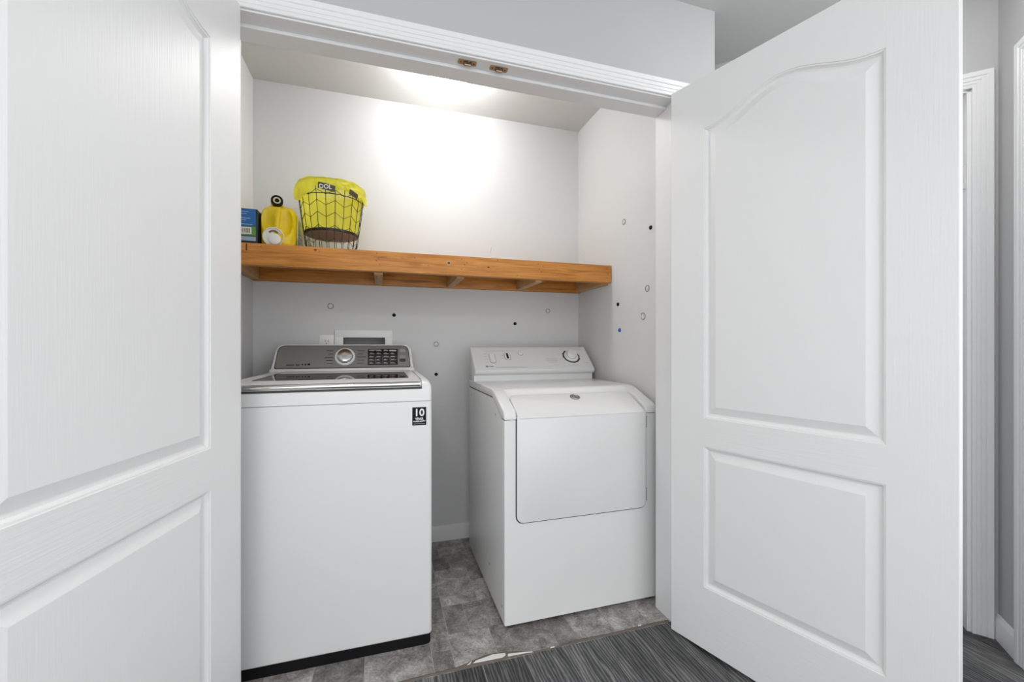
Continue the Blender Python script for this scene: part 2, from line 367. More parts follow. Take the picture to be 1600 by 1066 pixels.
# ------------------------------------------------------------------ floor: slab, vinyl tiles, planks, torn joint
mb = MB(); mb.box((-2.4, -3.2, -.08), (3.6, 1.2, -.0016))
floor = struct('floor', mb, 'subfloor', 'floor of stone-print vinyl tiles and dark wood-look planks')
EDGE = [(-.2, .036), (.40, .036), (.57, .040), (.663, .044), (.709, .054), (.75, .066), (.788, .070), (.838, .063), (.903, .046), (.933, .034), (.997, .034), (1.027, .035), (1.116, .043), (1.181, .041), (1.261, .039), (1.346, .041), (1.434, .043), (1.52, .040), (1.60, .04)]
def edge_y(x):
    for (a, ya), (c, yc) in zip(EDGE, EDGE[1:]):
        if a <= x <= c: return ya + (yc - ya) * (x - a) / (c - a)
    return .04
def tile(x0, y0, x1, y1, front=False):
    g = .0011; cx, cy = (x0 + x1) / 2, (y0 + y1) / 2
    m_ = MB()
    if front:
        xs = sorted(set([x0 + g] + [a for a, _ in EDGE if x0 + g < a < x1 - g] + [x1 - g]))
        poly = [(x, edge_y(x)) for x in xs] + [(x1 - g, y1 - g), (x0 + g, y1 - g)]
    else:
        poly = [(x0 + g, y0 + g), (x1 - g, y0 + g), (x1 - g, y1 - g), (x0 + g, y1 - g)]
    m_.prism(poly, -.004, 0, 'Z')
    o = m_.build('vinyl_tile', 'stone', None, loc=(cx, cy, 0), smooth=0); o.parent = floor
    return o
for t in [(.655, .04, .81, .21), (.81, .04, 1.033, .21), (1.033, .04, 1.115, .21), (1.115, .04, 1.267, .21), (1.267, .04, 1.42, .21), (1.42, .04, 1.574, .21), (.585, .04, .655, .13), (.361, .04, .585, .20), (.20, .04, .361, .20), (.05, .04, .20, .20), (-.193, .04, .05, .20)]: tile(*t, front=True)
for t in [(.655, .21, .739, .384), (.739, .21, .90, .384), (.655, .384, .81, .675), (.81, .384, .90, .55), (.81, .55, .90, .675), (.585, .13, .655, .29), (.585, .29, .655, .46), (.585, .46, .655, .62), (.585, .62, .655, .785),
          (.655, .675, .737, .79), (.737, .675, .90, .79), (.585, .785, .70, .986), (.70, .79, .84, .986), (.84, .79, .90, .986)]: tile(*t)
for i in range(3):
    for j in range(3): tile(-.193 + i * .2593, .20 + j * .262, -.193 + (i + 1) * .2593, .20 + (j + 1) * .262)
for i in range(3):
    for j in range(3): tile(.90 + i * .2247, .21 + j * .2587, .90 + (i + 1) * .2247, .21 + (j + 1) * .2587)
# planks
PW = .1485
def plank(x0, y0, y1):
    key = round(y1 - y0, 3)
    if key not in PLK:
        PLK[key] = MB().box((.0008, 0, -.005), (PW - .0008, y1 - y0 - .001, 0), .0008, 1)
        o = PLK[key].build('plank', 'plank', None, loc=(0, 0, 0), smooth=0); PLK[key] = o.data
    else:
        o = bpy.data.objects.new('plank', PLK[key]); C.objects.link(o)
    o.location = (x0, y0, 0); o.parent = floor
PLK = {}
n = 0
for i in range(-20, 16):
    x0 = .8935 + i * PW
    if x0 + PW < -2.0 or x0 > 3.1: continue
    top = .027 if x0 < 1.60 else .60
    y = top; first = [.62, 1.0, .35, .82][(i * 3) % 4]
    L_ = first
    while y > -2.3:
        plank(x0, y - L_, y); y -= L_; L_ = 1.0
# ragged joint between the two floors
mb = MB(); xs = [i * .03 for i in range(0, 51)]
vs = []; fs = []
for x in xs:
    e = edge_y(x); jig = .0012 * math.sin(x * 91) + .0008 * math.sin(x * 233)
    vs += [(x, .0275 + jig, -.0012), (x, .033 + jig, .0014), (x, e - .0015 - abs(jig), .0004), (x, e + .0005, -.0012)]
for k in range(len(xs) - 1):
    for q in range(3): a = k * 4 + q; fs.append((a, a + 1, a + 5, a + 4))
mb.add(vs, fs); mb.build('joint_strip', 'torn_brown', floor, loc=(0, 0, 0))
def blob(name, pts, z, th, mk):
    m_ = MB().prism(pts, z, z + th, 'Z', .0006, 1); return m_.build(name, mk, floor, loc=(0, 0, 0))
blob('torn_backing', [(.716, .041), (.735, .040), (.760, .039), (.790, .038), (.819, .037), (.832, .044), (.834, .054), (.812, .058), (.790, .061), (.770, .057), (.745, .053), (.727, .050)], -.0003, .0028, 'torn')
blob('torn_backing', [(.838, .036), (.877, .034), (.905, .033), (.929, .031), (.925, .034), (.90, .040), (.86, .045), (.842, .048)], -.0003, .0026, 'torn')
blob('torn_backing', [(.694, .040), (.703, .039), (.711, .048), (.712, .053), (.705, .046)], -.0003, .003, 'torn')
blob('torn_backing', [(.995, .030), (1.012, .030), (1.015, .034), (1.0, .036)], 0, .002, 'torn')
blob('torn_backing', [(1.366, .040), (1.378, .039), (1.381, .044), (1.37, .046)], 0, .002, 'torn')

# ------------------------------------------------------------------ moulded two-panel doors
DWD, DHT, DTH = .759, 2.032, .035
U0, U1 = .132, .627
NC = 32
def top_curve(kind, s): return .718 if kind == 'low' else 1.847 + .066 * ((1 - math.cos(2 * PI * s)) / 2) ** 1.1
PROF = [(0, 0), (.0012, .0022), (.0045, .0026), (.0057, .0050), (.010, .0095), (.014, .0108), (.0165, .0108), (.0400, .0016), (.0415, .0010)]
def panel_loop(kind, d, dep, side):
    z0 = .22 if kind == 'low' else .82
    t = DTH - dep if side else dep
    a, b_ = U0 + d, U1 - d
    L_ = [(a, t, z0 + d), (b_, t, z0 + d)]
    for i in range(NC + 1):
        s = 1 - i / NC
        L_.append((a + (b_ - a) * s, t, top_curve(kind, s) - d))
    return L_
def door_parts(root, mir):
    def X(p): return (-p[0], p[1], p[2]) if mir else p
    mb = MB()
    for side in (0, 1):
        t = DTH if side else 0
        def q(u0, z0, u1, z1, mi=0): mb.add([X((u0, t, z0)), X((u1, t, z0)), X((u1, t, z1)), X((u0, t, z1))], [(0, 1, 2, 3)], mi)
        q(.002, .0, U0, DHT); q(U1, 0, DWD - .002, DHT); q(U0, 0, U1, .22, 1); q(U0, .718, U1, .82, 1)
        for i in range(NC):
            s0, s1 = i / NC, (i + 1) / NC; a = U0 + (U1 - U0) * s0; c = U0 + (U1 - U0) * s1
            mb.add([X((a, t, top_curve('up', s0))), X((c, t, top_curve('up', s1))), X((c, t, DHT)), X((a, t, DHT))], [(0, 1, 2, 3)], 1)
    e = .002
    ring = [(0, e), (e, 0), (DWD - e, 0), (DWD, e), (DWD, DTH - e), (DWD - e, DTH), (e, DTH), (0, DTH - e)]
    for a, c in zip(ring, ring[1:] + ring[:1]):
        if a[1] == c[1]: continue
        mb.add([X((a[0], a[1], 0)), X((c[0], c[1], 0)), X((c[0], c[1], DHT)), X((a[0], a[1], DHT))], [(0, 1, 2, 3)])
    for z in (0, DHT): mb.add([X((a[0], a[1], z)) for a in ring], [tuple(range(8))])
    mb.build('door_frame', ['door', 'door_rail'], root, smooth=0)
    for kind, nm in (('up', 'arched_panel'), ('low', 'square_panel')):
        mb = MB()
        for side in (0, 1):
            mb.loft([[X(p) for p in panel_loop(kind, d, dep, side)] for d, dep in PROF], cap=False)
            lo = panel_loop(kind, PROF[-1][0], PROF[-1][1], side); k = len(lo)
            zb = lo[0][2]
            for i in range(NC):
                s0, s1 = lo[2 + i], lo[3 + i]
                mb.add([X((s1[0], s1[1], zb)), X((s0[0], s0[1], zb)), X(s0), X(s1)], [(0, 1, 2, 3)])
        mb.build(nm, 'door', root, smooth=9)
    for zc in (.365, 1.055, 1.77):
        mb = MB(); mb.tube([X((-.003, -.006, zc - .045)), X((-.003, -.006, zc + .045))], .0055, 10)
        h = mb.build('hinge', 'hinge', root)
        mb = MB(); a, c = X((-.0016, 0, 0)), X((.0002, 0, 0))
        mb.box((min(a[0], c[0]), .001, zc - .044), (max(a[0], c[0]), .030, zc + .044)); mb.build('hinge_leaf', 'hinge', h)
def make_door(name, pin, ang, mir, label):
    root = thing(name, (pin[0], pin[1], .012), label, None, None, 'structure', rz=math.radians(ang), local=True)
    door_parts(root, mir)
    return root
# slab offset from the pin (.003, .005) is kept inside the pieces' own frame
def shift_children(root, dx, dy):
    for c in root.children: c.location = (dx, dy, 0)
d1 = make_door('door_1', (0, -.007), -102.39, False, 'white two-panel door opened at the left of the closet'); shift_children(d1, .003, .005)
d2 = make_door('door_2', (W, -.007), 107.96, True, 'white two-panel arched door opened at the right of the closet'); shift_children(d2, -.003, .005)
# closed doors in the slanted doorway and the hallway wall
def flat_door(name, P, s0, s1, n, label):
    c = Vector(P((s0 + s1) / 2, n, 0)); root = thing(name, c, label, None, None, 'structure')
    mb = MB(); fbox(mb, P, s0, s1, n, n + .035, .012, 2.044); mb.build('door_frame', 'door', root)
    for (za, zb) in ((.23, .72), (.83, 1.86)):
        mb = MB(); fbox(mb, P, s0 + .12, s1 - .12, n + .035, n + .039, za, zb); mb.build('square_panel', 'door', root)
    mb = MB(); k0 = P(s1 - .06, n + .035, .95); k1 = Vector(P(s1 - .06, n + .09, .95)) - Vector(k0)
    mb.lathe([(.03, 0), (.03, .006), (.011, .008), (.011, .03), (.026, .038), (.028, .05), (.018, .06), (.002, .062)], k0, k1, 20); mb.build('door_knob', 'silver', root)
    return root
d3 = flat_door('door_3', PD, o0 + .019, o1 - .019, -.118, 'white closed door deep in the slanted doorway')
mb = MB(); a = PD(o0 + .019, -.008, 1.69); b2 = PD(o0 + .019, -.008, 1.78); mb.tube([a, b2], .0055, 10); mb.build('hinge', 'hinge', d3)
#flat_door('door_4', PH, h0 + .004, h1 - .004, -.06, 'white closed door in the hallway wall at the right edge')

# ------------------------------------------------------------------ hardware of the closet opening
def strike(x0, label):
    root = thing('roller_catch', (x0 + .0315, .027, 2.045), label, 'door catch', 'roller catches on the head jamb')
    mb = MB().prism(rrect(x0, .015, x0 + .063, .040, .006, 4), 2.0425, 2.045, 'Z', .0006, 1); mb.build('strike_plate', 'brass', root)
    for dx in (.009, .054):
        MB().lathe([(.0035, 0), (.003, .0012), (.0008, .0014)], (x0 + dx, .0275, 2.0425), (0, 0, -1), 10).build('screw', 'brass_dark', root)
    mb = MB().box((x0 + .019, .020, 2.037), (x0 + .046, .034, 2.0425), .002, 2); mb.build('spring_housing', 'brass_dark', root)
    mb = MB(); mb.tube([(x0 + .034, .016, 2.039), (x0 + .034, .012, 2.042)], .003, 8); mb.tube([(x0 + .022, .027, 2.036), (x0 + .043, .027, 2.036)], .0045, 10); mb.build('roller', 'brass', root)
strike(.661, 'brass roller catch on the head jamb, the left of two')
strike(.771, 'brass roller catch on the head jamb, the right of two')

# ------------------------------------------------------------------ lamps
lp = thing('ceiling_lamp', (.716, .60, CC), 'lit white globe lamp on the closet ceiling', 'lamp')
MB().lathe([(.098, 0), (.098, -.022), (.092, -.028), (.05, -.032)], (.716, .60, CC), (0, 0, 1), 36).build('lamp_base', 'white_plastic', lp)
pr = [(max(.084 * math.sin(PI * i / 16), .0006), -.084 + .053 * math.cos(PI * i / 16)) for i in range(17)]
MB().lathe(pr, (.716, .60, CC), (0, 0, 1), 36).build('globe_shade', 'globe', lp)
hl = thing('ceiling_lamp', (LAMP_X, LAMP_Y, CEIL), 'round dome lamp on the hallway ceiling behind the camera', 'lamp')
MB().lathe([(.17, 0), (.17, -.02), (.16, -.026)], (LAMP_X, LAMP_Y, CEIL), (0, 0, 1), 36).build('lamp_base', 'white_plastic', hl)
MB().lathe([(.155, -.026), (.15, -.05), (.12, -.085), (.07, -.105), (.001, -.112)], (LAMP_X, LAMP_Y, CEIL), (0, 0, 1), 36).build('dome_shade', 'hall_globe', hl)

h2 = thing('ceiling_lamp', (1.95, -.60, CEIL), 'small unseen dome added on the ceiling to brighten the slanted hallway corner', 'lamp')  # added fill fixture, out of view, lifts the dark hallway corner
MB().lathe([(.14, 0), (.14, -.018), (.132, -.024)], (1.95, -.60, CEIL), (0, 0, 1), 32).build('lamp_base', 'white_plastic', h2)
MB().lathe([(.128, -.024), (.124, -.045), (.10, -.075), (.06, -.092), (.001, -.098)], (1.95, -.60, CEIL), (0, 0, 1), 32).build('dome_shade', 'corner_fill', h2)

# ------------------------------------------------------------------ wooden shelf
SY, ST = .588, 1.510
sh = thing('wall_shelf', (.69, .79, 1.42), 'orange stained lumber shelf across the closet', 'shelf')
MB().box((LX + .001, SY, 1.419), (RX - .004, SY + .038, ST), .0025, 2).build('front_board', 'pine', sh)
MB().box((LX + .001, BY - .038, 1.408), (RX - .001, BY - .0005, 1.498), .0025, 2).build('back_ledger', 'pine', sh)
for a in (LX + .001, RX - .039): MB().box((a, SY + .0385, 1.410), (a + .038, BY - .0385, 1.498), .0025, 2).build('side_ledger', 'pine_y', sh)
for a in (.382, .757, 1.160): MB().box((a, SY + .0385, 1.410), (a + .038, BY - .0385, 1.498), .0025, 2).build('cross_brace', 'pine_y', sh)
MB().box((LX + .001, SY + .0385, 1.4985), (RX - .001, BY - .0005, ST), 0).build('plywood_top', 'ply', sh)
nails = [(.395, .011), (.402, .035), (.407, .060), (.393, .045), (.16, .020), (.775, .016), (.790, .040), (.775, .062), (.80, .030), (1.16, .015), (1.165, .040), (1.185, .025), (1.178, .055), (1.545, .018), (1.55, .045), (1.545, .068), (.62, .055), (.56, .022), (-.06, .013), (.95, .012), (1.05, .078)]
for x, dz in nails:
    MB().lathe([(.0022, 0), (.0022, .0005)], (x, SY, ST - dz), (0, -1, 0), 8).build('nail_head', 'knot', sh)
for x, dz, rx, rz in ((.715, .038, .013, .011), (.715, .036, .006, .005), (.145, .013, .006, .004), (.905, .046, .005, .004)):
    pts = [(x + rx * math.cos(t) * (1 + .15 * math.sin(3 * t)), ST - dz + rz * math.sin(t)) for t in [2 * PI * i / 14 for i in range(14)]]
    MB().prism(pts, SY - .0003 - .0002 * (rx < .012), SY, 'Y').build('knot', 'knot' if rx < .012 else 'pine_y', sh)
MB().box((-.115, SY - .0004, 1.478), (-.110, SY, 1.506)).build('dark_streak', 'knot', sh)

# ------------------------------------------------------------------ top-loading washer
wl, wr, wf, wb = -.094, .592, .178, .905
wa = thing('washing_machine', ((wl + wr) / 2, (wf + wb) / 2, 0), 'white top-loading washing machine with dark glass lid and console', 'washing machine')
MB().prism(rrect(wl + .004, wf + .006, wr - .004, wb, .018), .0, .040, 'Z').build('base_skirt', 'black', wa)
mb = MB().prism(rrect(wl, wf, wr, wb, (.014, .014, .005, .005)), .037, .8872, 'Z', .009, 3, caps='lo'); mb.build('cabinet', 'enamel', wa)
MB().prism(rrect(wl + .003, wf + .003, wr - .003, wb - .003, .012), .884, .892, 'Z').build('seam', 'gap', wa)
mb = MB()
mb.prism(rrect(wl, wf, wr, wb, (.016, .016, .01, .01)), .8888, .932, 'Z', .006, 3, caps='hi')
def side_rail(x0, x1):
    # cross-section rounded towards the outside, running front to back
    out_ = x1 if x1 > .3 else x0; inn = x0 if x1 > .3 else x1; sg = 1 if x1 > .3 else -1
    sec = [(inn, .925), (out_, .925), (out_, .940), (out_ - sg * .003, .952), (out_ - sg * .010, .961), (out_ - sg * .020, .965), (inn, .966)]
    L_ = []
    for (y, k, ins) in ((wf + .001, .0, .010), (wf + .004, .35, .004), (wf + .012, .65, .001), (wf + .030, .88, 0), (wf + .06, 1.0, 0), (wb - .04, 1, 0)):
        L_.append([(x - (sg * ins if abs(x - out_) < .004 else 0), y, .925 + (z - .925) * k) for x, z in sec])
    mb.loft(L_)
side_rail(.556, wr); side_rail(wl, -.058)
mb.box((-.058, .80, .925), (.556, wb - .01, .968), .004, 2)
mb.build('top_cover', 'enamel', wa)
# lid: white rim around dark glass, chrome front lip
li = MB()
def lidz(y): return .959 + .009 * min(1, max(0, (y - .172) / .14)) ** .6
gl, gr, gf, gb = -.012, .514, .268, .785
rows = [.176, .19, .215, .24, gf, .3, .4, .55, .7, gb, .798]
cols = [-.056, -.045, gl, .2, .4, gr, .545, .554]
vs = []; fs = []
for y in rows:
    for x in cols: vs.append((x, y, lidz(y) - (.003 if x in (cols[0], cols[-1]) else 0)))
nc = len(cols)
for r_ in range(len(rows) - 1):
    for c_ in range(nc - 1):
        if gf <= rows[r_] < gb and gl <= cols[c_] < gr: continue
        a = r_ * nc + c_; fs.append((a, a + 1, a + 1 + nc, a + nc))
li.add(vs, fs); k = len(vs)
for xx in (cols[0], cols[-1]):
    li.add([(xx, y, lidz(y) - .003) for y in rows] + [(xx, y, .934) for y in rows], [(i, i + 1, len(rows) + i + 1, len(rows) + i) for i in range(len(rows) - 1)])
li.build('lid_rim', 'enamel', wa, fix=False)
ld = wa.children[-1]
MB().prism([(gf, lidz(gf) - .004), (gf, lidz(gf) - .0004), (.35, .9672), (gb, .9672), (gb, .960)], gl, gr, 'X').build('lid_glass', 'glass', wa)
ch = MB()
ch.loft([[(x, y + dy, z) for (y, z) in ((.182, .9595), (.1755, .9592), (.1715, .9555), (.170, .950), (.1715, .944), (.176, .940), (.183, .9385))] for x, dy in ((-.054, .004), (-.050, 0), (.545, 0), (.552, .003), (.555, .008))])
ch.build('chrome_lip', 'chrome', wa)
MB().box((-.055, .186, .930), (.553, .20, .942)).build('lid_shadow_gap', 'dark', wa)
# console
v_ = Vector((0, .06, .108)).normalized(); cf = frame((0, .80, .98), (1, 0, 0), v_)   # local z points to the front
def trap(x0, x1, x2, x3, y0, y1, r):
    """rounded trapezoid: bottom x0..x1 at y0, top x2..x3 at y1, rounded top corners"""
    pts = rrect(0, 0, 1, 1, .0001, 1); out_ = []
    base = rrect(x0, y0, x1, y1, (r * .35, r * .35, r, r), 7)
    for x, y in base:
        k = (y - y0) / (y1 - y0); s = (x - x0) / (x1 - x0)
        a = x0 + (x2 - x0) * k; b_ = x1 + (x3 - x1) * k
        out_.append((a + (b_ - a) * s, y))
    return out_
mb = MB(cf).prism(trap(-.074, .569, -.060, .557, -.012, .131, .034), -.055, 0, 'Z', .004, 3, caps='hi')
con = mb.build('console', 'enamel', wa)
MB().box((-.078, .787, .955), (.573, .90, .980), .008, 3).build('console_base', 'enamel', wa)
MB(cf).prism(trap(-.0605, .5545, -.052, .545, .000, .1235, .028), -.004, .0004, 'Z', .0003, 1).build('panel_border', 'black', con)
MB(cf).prism(trap(-.0575, .5515, -.049, .542, .0035, .120, .026), -.004, .0010, 'Z', .0003, 1).build('control_panel', 'steel', con)
kc = Vector((.244, .060, .0008))
def disc(mb, c, prof, n=40): return mb.lathe(prof, c, (0, 0, 1), n)
disc(MB(cf), kc, [(.0465, 0), (.0465, .004), (.044, .006), (.036, .006), (.0345, .0045)]).build('dial_ring', 'white_plastic', con)
kn = disc(MB(cf), kc, [(.034, .004), (.034, .018), (.0325, .0215), (.029, .023), (.010, .0225), (.0005, .0224)]).build('dial_knob', 'silver', con)
disc(MB(cf), kc, [(.0355, .0055), (.0355, .0062)]).build('knob_groove', 'black', con)
MB(cf).prism(rrect(.349, .014, .492, .103, .002, 2), 0, .0016, 'Z', .0002, 1).build('display', 'screen', con)
random.seed(3)
mb = MB(cf)
for r_ in range(5):
    for c_ in range(4):
        x = .356 + c_ * .034; y = .022 + r_ * .0175
        if c_ < 3 and r_ >= 3:
            pass
        wd = .018 + random.random() * .008
        mb.box((x, y, .0016), (x + wd, y + .0022, .0018)); mb.box((x + .002, y + .0045, .0016), (x + wd * .7, y + .006, .0018))
for x in (.386, .420, .454): mb.box((x, .018, .0016), (x + .0008, .060, .0018))
mb.box((.354, .096, .0016), (.41, .0985, .0018)); mb.box((.452, .090, .0016), (.486, .0975, .0018))
mb.build('display_print', 'lightgrey', con)
for (y, hh) in ((.083, .020), (.051, .016), (.030, .017)):
    MB(cf).prism(rrect(.501, y, .530, y + hh, .006, 4), 0, .0022, 'Z', .0006, 1).build('button', 'grey' if y > .04 else 'dark', con)
for right in (0, 1):
    mb = MB(cf)
    for i in range(5):
        y = .022 + i * .0175; wl_ = .026 + .01 * ((i * 7) % 3) / 2
        mb.box((.300, y, .0010), (.300 + wl_ * 1.1, y + .0035, .0012)) if right else mb.box((.190 - wl_, y, .0010), (.190, y + .0035, .0012))
    mb.build('cycle_print', 'dark', con)
mb = MB(cf)
for x, wd, hh in ((-.010, .034, .004), (.030, .016, .005), (.056, .005, .008), (.068, .006, .008), (.080, .011, .009)): mb.box((x, .017, .0010), (x + wd, .017 + hh, .0012))
mb.build('logo_print', 'black', con)
# warranty sticker on the front
st = MB().box((.5215, wf - .0006, .801), (.571, wf + .001, .866)).build('warranty_sticker', 'black', wa)
ff = frame((.546, wf - .0007, .8335), (1, 0, 0), (0, 0, 1))
def ft(txt, sz, x, z, bold=0): return text_mb(txt, sz, frame((x, wf - .0007, z), (1, 0, 0), (0, 0, 1)), .0002, 'CENTER', bold)
ft('10', .037, .5462, .8455, .0009).build('sticker_text', 'white_print', st, smooth=0, fix=False)
ft('YEAR', .0125, .5462, .8235, .0003).build('sticker_text', 'white_print', st, smooth=0, fix=False)
ft('WARRANTY', .0076, .5462, .8145, .0002).build('sticker_text', 'white_print', st, smooth=0, fix=False)
MB().box((.527, wf - .0010, .8055), (.566, wf - .0006, .8068)).build('sticker_line', 'lightgrey', st)

# ------------------------------------------------------------------ dryer
dl, dr, df, db = .863, 1.541, .168, .850
dy = thing('clothes_dryer', ((dl + dr) / 2, (df + db) / 2, 0), 'white front-loading clothes dryer with slanted front edge', 'dryer')
cabp = [(df, .016), (db, .016), (db, .8675), (.345, .8675), (.213, .8015), (df, .8015)]
MB().prism(cabp, dl, dr, 'X', .006, 3).build('cabinet', 'enamel2', dy)
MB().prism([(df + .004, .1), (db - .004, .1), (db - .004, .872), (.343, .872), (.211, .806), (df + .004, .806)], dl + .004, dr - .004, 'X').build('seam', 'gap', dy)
for x in (dl + .03, dr - .03):
    for y in (df + .025, db - .05): MB().lathe([(.016, 0), (.016, .008), (.009, .010), (.009, .020)], (x, y, 0), (0, 0, 1), 14).build('foot', 'dark', dy)
mb = MB()
full = [(db, .8705), (.344, .8705), (.209, .8045), (.164, .8045), (.163, .812), (.166, .826), (.175, .838), (.325, .897), (.345, .903), (.37, .905), (db, .905)]
mid = [(db, .8705), (.344, .8705), (.209, .8045), (.186, .8045), (.186, .806), (.29, .853), (.312, .868), (.330, .893), (.338, .900), (.352, .904), (.37, .905), (db, .905)]
mb.prism(full, dl - .002, .908, 'X', .006, 3, caps='lo'); mb.prism(full, 1.489, dr + .002, 'X', .006, 3, caps='hi'); mb.prism(mid, .906, 1.491, 'X')
mb.build('top_cover', 'enamel2', dy)
# door: flat lower face and a slanted upper face
MB().prism(rrect(.9085, .4005, 1.4895, .8075, (.03, .03, .002, .002)), .1664, .176, 'Y').build('door_gap_line', 'gap', dy)  # dark ribbon standing in for the shaded gap round the door
dd = MB(); dd.prism(rrect(.912, .404, 1.486, .8145, (.028, .028, .006, .006)), .1605, .176, 'Y', .003, 2, caps='lo')
sv = Vector((0, .1395, .0725)).normalized(); sf = frame((0, .1605, .8125), (1, 0, 0), sv)   # local z = up and to the front
dd2 = MB(sf); dd2.prism(rrect(.917, -.004, 1.482, .150, (.010, .010, .026, .026)), -.016, .0005, 'Z', .004, 3, caps='hi')
dd.add(dd2.v, dd2.f)
door = dd.build('door', 'enamel2', dy)
for za, zb in ((.741, .790), (.431, .485)):
    MB().box((1.485, .1625, za), (1.4925, .170, zb), .001, 1).build('door_hinge', 'grey', dy)
em = frame(tuple(Vector((1.209, .268, .8668))), (1, 0, 0), sv)
sfi = sf.inverted() @ Vector((1.209, .268, .8668)); ec = (1.206, sfi[1], .0005)
def ell(cx, cy, a, b_, n=28): return [(cx + a * math.cos(2 * PI * i / n), cy + b_ * math.sin(2 * PI * i / n)) for i in range(n)]
eb = MB(sf).prism(ell(ec[0], ec[1], .0225, .0195), 0, .0022, 'Z', .0006, 1).build('emblem', 'emblem_grey', door)
mb = MB(sf)
for i in range(3): mb.tube([(ec[0] - .008 + i * .008, ec[1] - .008, .0024), (ec[0] - .008 + i * .008, ec[1] + .008, .0024)], .0016, 6)
mb.tube([(ec[0] + .017 * math.cos(2 * PI * i / 24), ec[1] + .0145 * math.sin(2 * PI * i / 24), .0024) for i in range(24)], .0011, 6, True)
mb.build('emblem_mark', 'silver', eb)
# dryer console
cp = [(.738, .900), (.738, .934), (.722, .941), (.714, .950), (.712, .962), (.717, .9675), (.722, .972), (.831, 1.0715), (.838, 1.077), (.846, 1.080), (db, 1.080), (db, .900)]
dc = MB().prism(cp, .872, 1.533, 'X').build('console', 'enamel2', dy)
def grow(p, e): 
    cy = sum(a for a, _ in p) / len(p); cz = sum(z for _, z in p) / len(p)
    return [(a + e * (1 if a > cy else -1), z + e * (1 if z > cz else -.2)) for a, z in p]
for a, c_ in ((.866, .881), (1.524, 1.539)): MB().prism(grow(cp, .0015), a, c_, 'X', .003, 2).build('end_cap', 'enamel2', dc)
dv = Vector((0, .113, .103)).normalized(); dfm = frame((0, .722, .972), (1, 0, 0), dv)
def pill(x, y, w_, h_, nm, mk, z=.0012, par=None): return MB(dfm).prism(rrect(x - w_ / 2, y - h_ / 2, x + w_ / 2, y + h_ / 2, min(w_, h_) / 2 * .98, 6), 0, z, 'Z', .0003, 1).build(nm, mk, par or dc)
pill(.973, .074, .034, .078, 'selector_rim', 'grey', .0010); pill(.973, .075, .029, .072, 'selector', 'white_plastic', .0022)
pill(1.058, .086, .036, .058, 'selector_rim', 'grey', .0010); pill(1.058, .087, .030, .052, 'selector', 'white_plastic', .0020); MB(dfm).prism(rrect(1.0535, .067, 1.0625, .106, .002, 3), .0020, .0060, 'Z', .0005, 1).build('rocker', 'black', dc)
disc(MB(dfm), (1.138, .107, 0), [(.0150, 0), (.0150, .001)]).build('button_rim', 'grey', dc)
disc(MB(dfm), (1.138, .108, 0), [(.0132, 0), (.0132, .007), (.011, .009), (.0005, .009)]).build('push_button', 'white_plastic', dc)
# timer dial: dark broken ring and raised white knob
mb = MB(dfm); tc_ = (1.430, .082)
arc = [math.radians(a) for a in range(115, 395, 8)]
L_ = [[(tc_[0] + r_ * math.cos(a), tc_[1] + r_ * math.sin(a), z) for r_, z in ((.042, 0), (.042, .0012), (.050, .0012), (.050, 0))] for a in arc]
mb.loft(L_); mb.build('dial_scale', 'dark', dc)
mb = MB(dfm)
for a in range(125, 390, 30):
    a = math.radians(a); mb.lathe([(.0045, 0), (.0045, .0018)], (tc_[0] + .048 * math.cos(a), tc_[1] + .048 * math.sin(a), 0), (0, 0, 1), 8)
mb.build('dial_marks', 'dark', dc)
disc(MB(dfm), (*tc_, 0), [(.041, 0), (.041, .005), (.038, .008), (.030, .009), (.0005, .009)]).build('dial_skirt', 'enamel2', dc)
disc(MB(dfm), (*tc_, 0), [(.0285, .0088), (.0285, .0096)]).build('dial_groove', 'grey', dc)
disc(MB(dfm), (*tc_, 0), [(.027, .008), (.0262, .028), (.024, .032), (.0005, .033)]).build('dial_knob', 'white_plastic', dc)
prints = [[(.928, .045 + i * .020, .020) for i in range(4)], [(1.022, .070 + i * .022, .014) for i in range(2)], [(.945, .128, .155)], [(1.125, .129, .028)],
          [(1.270 + .006 * abs(i - 1.5), .040 + i * .009, .075 - .012 * abs(i - 1.5)) for i in range(4)], [(1.352, .105, .016)], [(1.355, .060, .014)], [(1.368, .030, .014)], [(1.395, .012, .07)], [(1.49, .030, .03)], [(1.455, .138, .065)], [(1.375, .136, .02)]]
for pr_ in prints:
    mb = MB(dfm)
    for x, y, w_ in pr_: mb.box((x, y, 0), (x + w_, y + .0028, .0003))
    mb.build('control_print', 'lightgrey', dc)
mb = MB(dfm); mb.lathe([(.0075, 0), (.0075, .0005)], (.933, .013, 0), (0, 0, 1), 16); mb.box((.944, .010, 0), (.968, .016, .0003)); mb.box((.980, .003, 0), (1.150, .0055, .0003)); mb.build('logo_print', 'grey', dc)
for (y, z) in ((.79, .83), (.30, .805), (.40, .14), (.20, .075)):
    MB().lathe([(.004, 0), (.004, .0006)], (dl, y, z), (-1, 0, 0), 10).build('side_hole_mark', 'dark', dy)  # flat dark discs that mark holes in the dryer's side

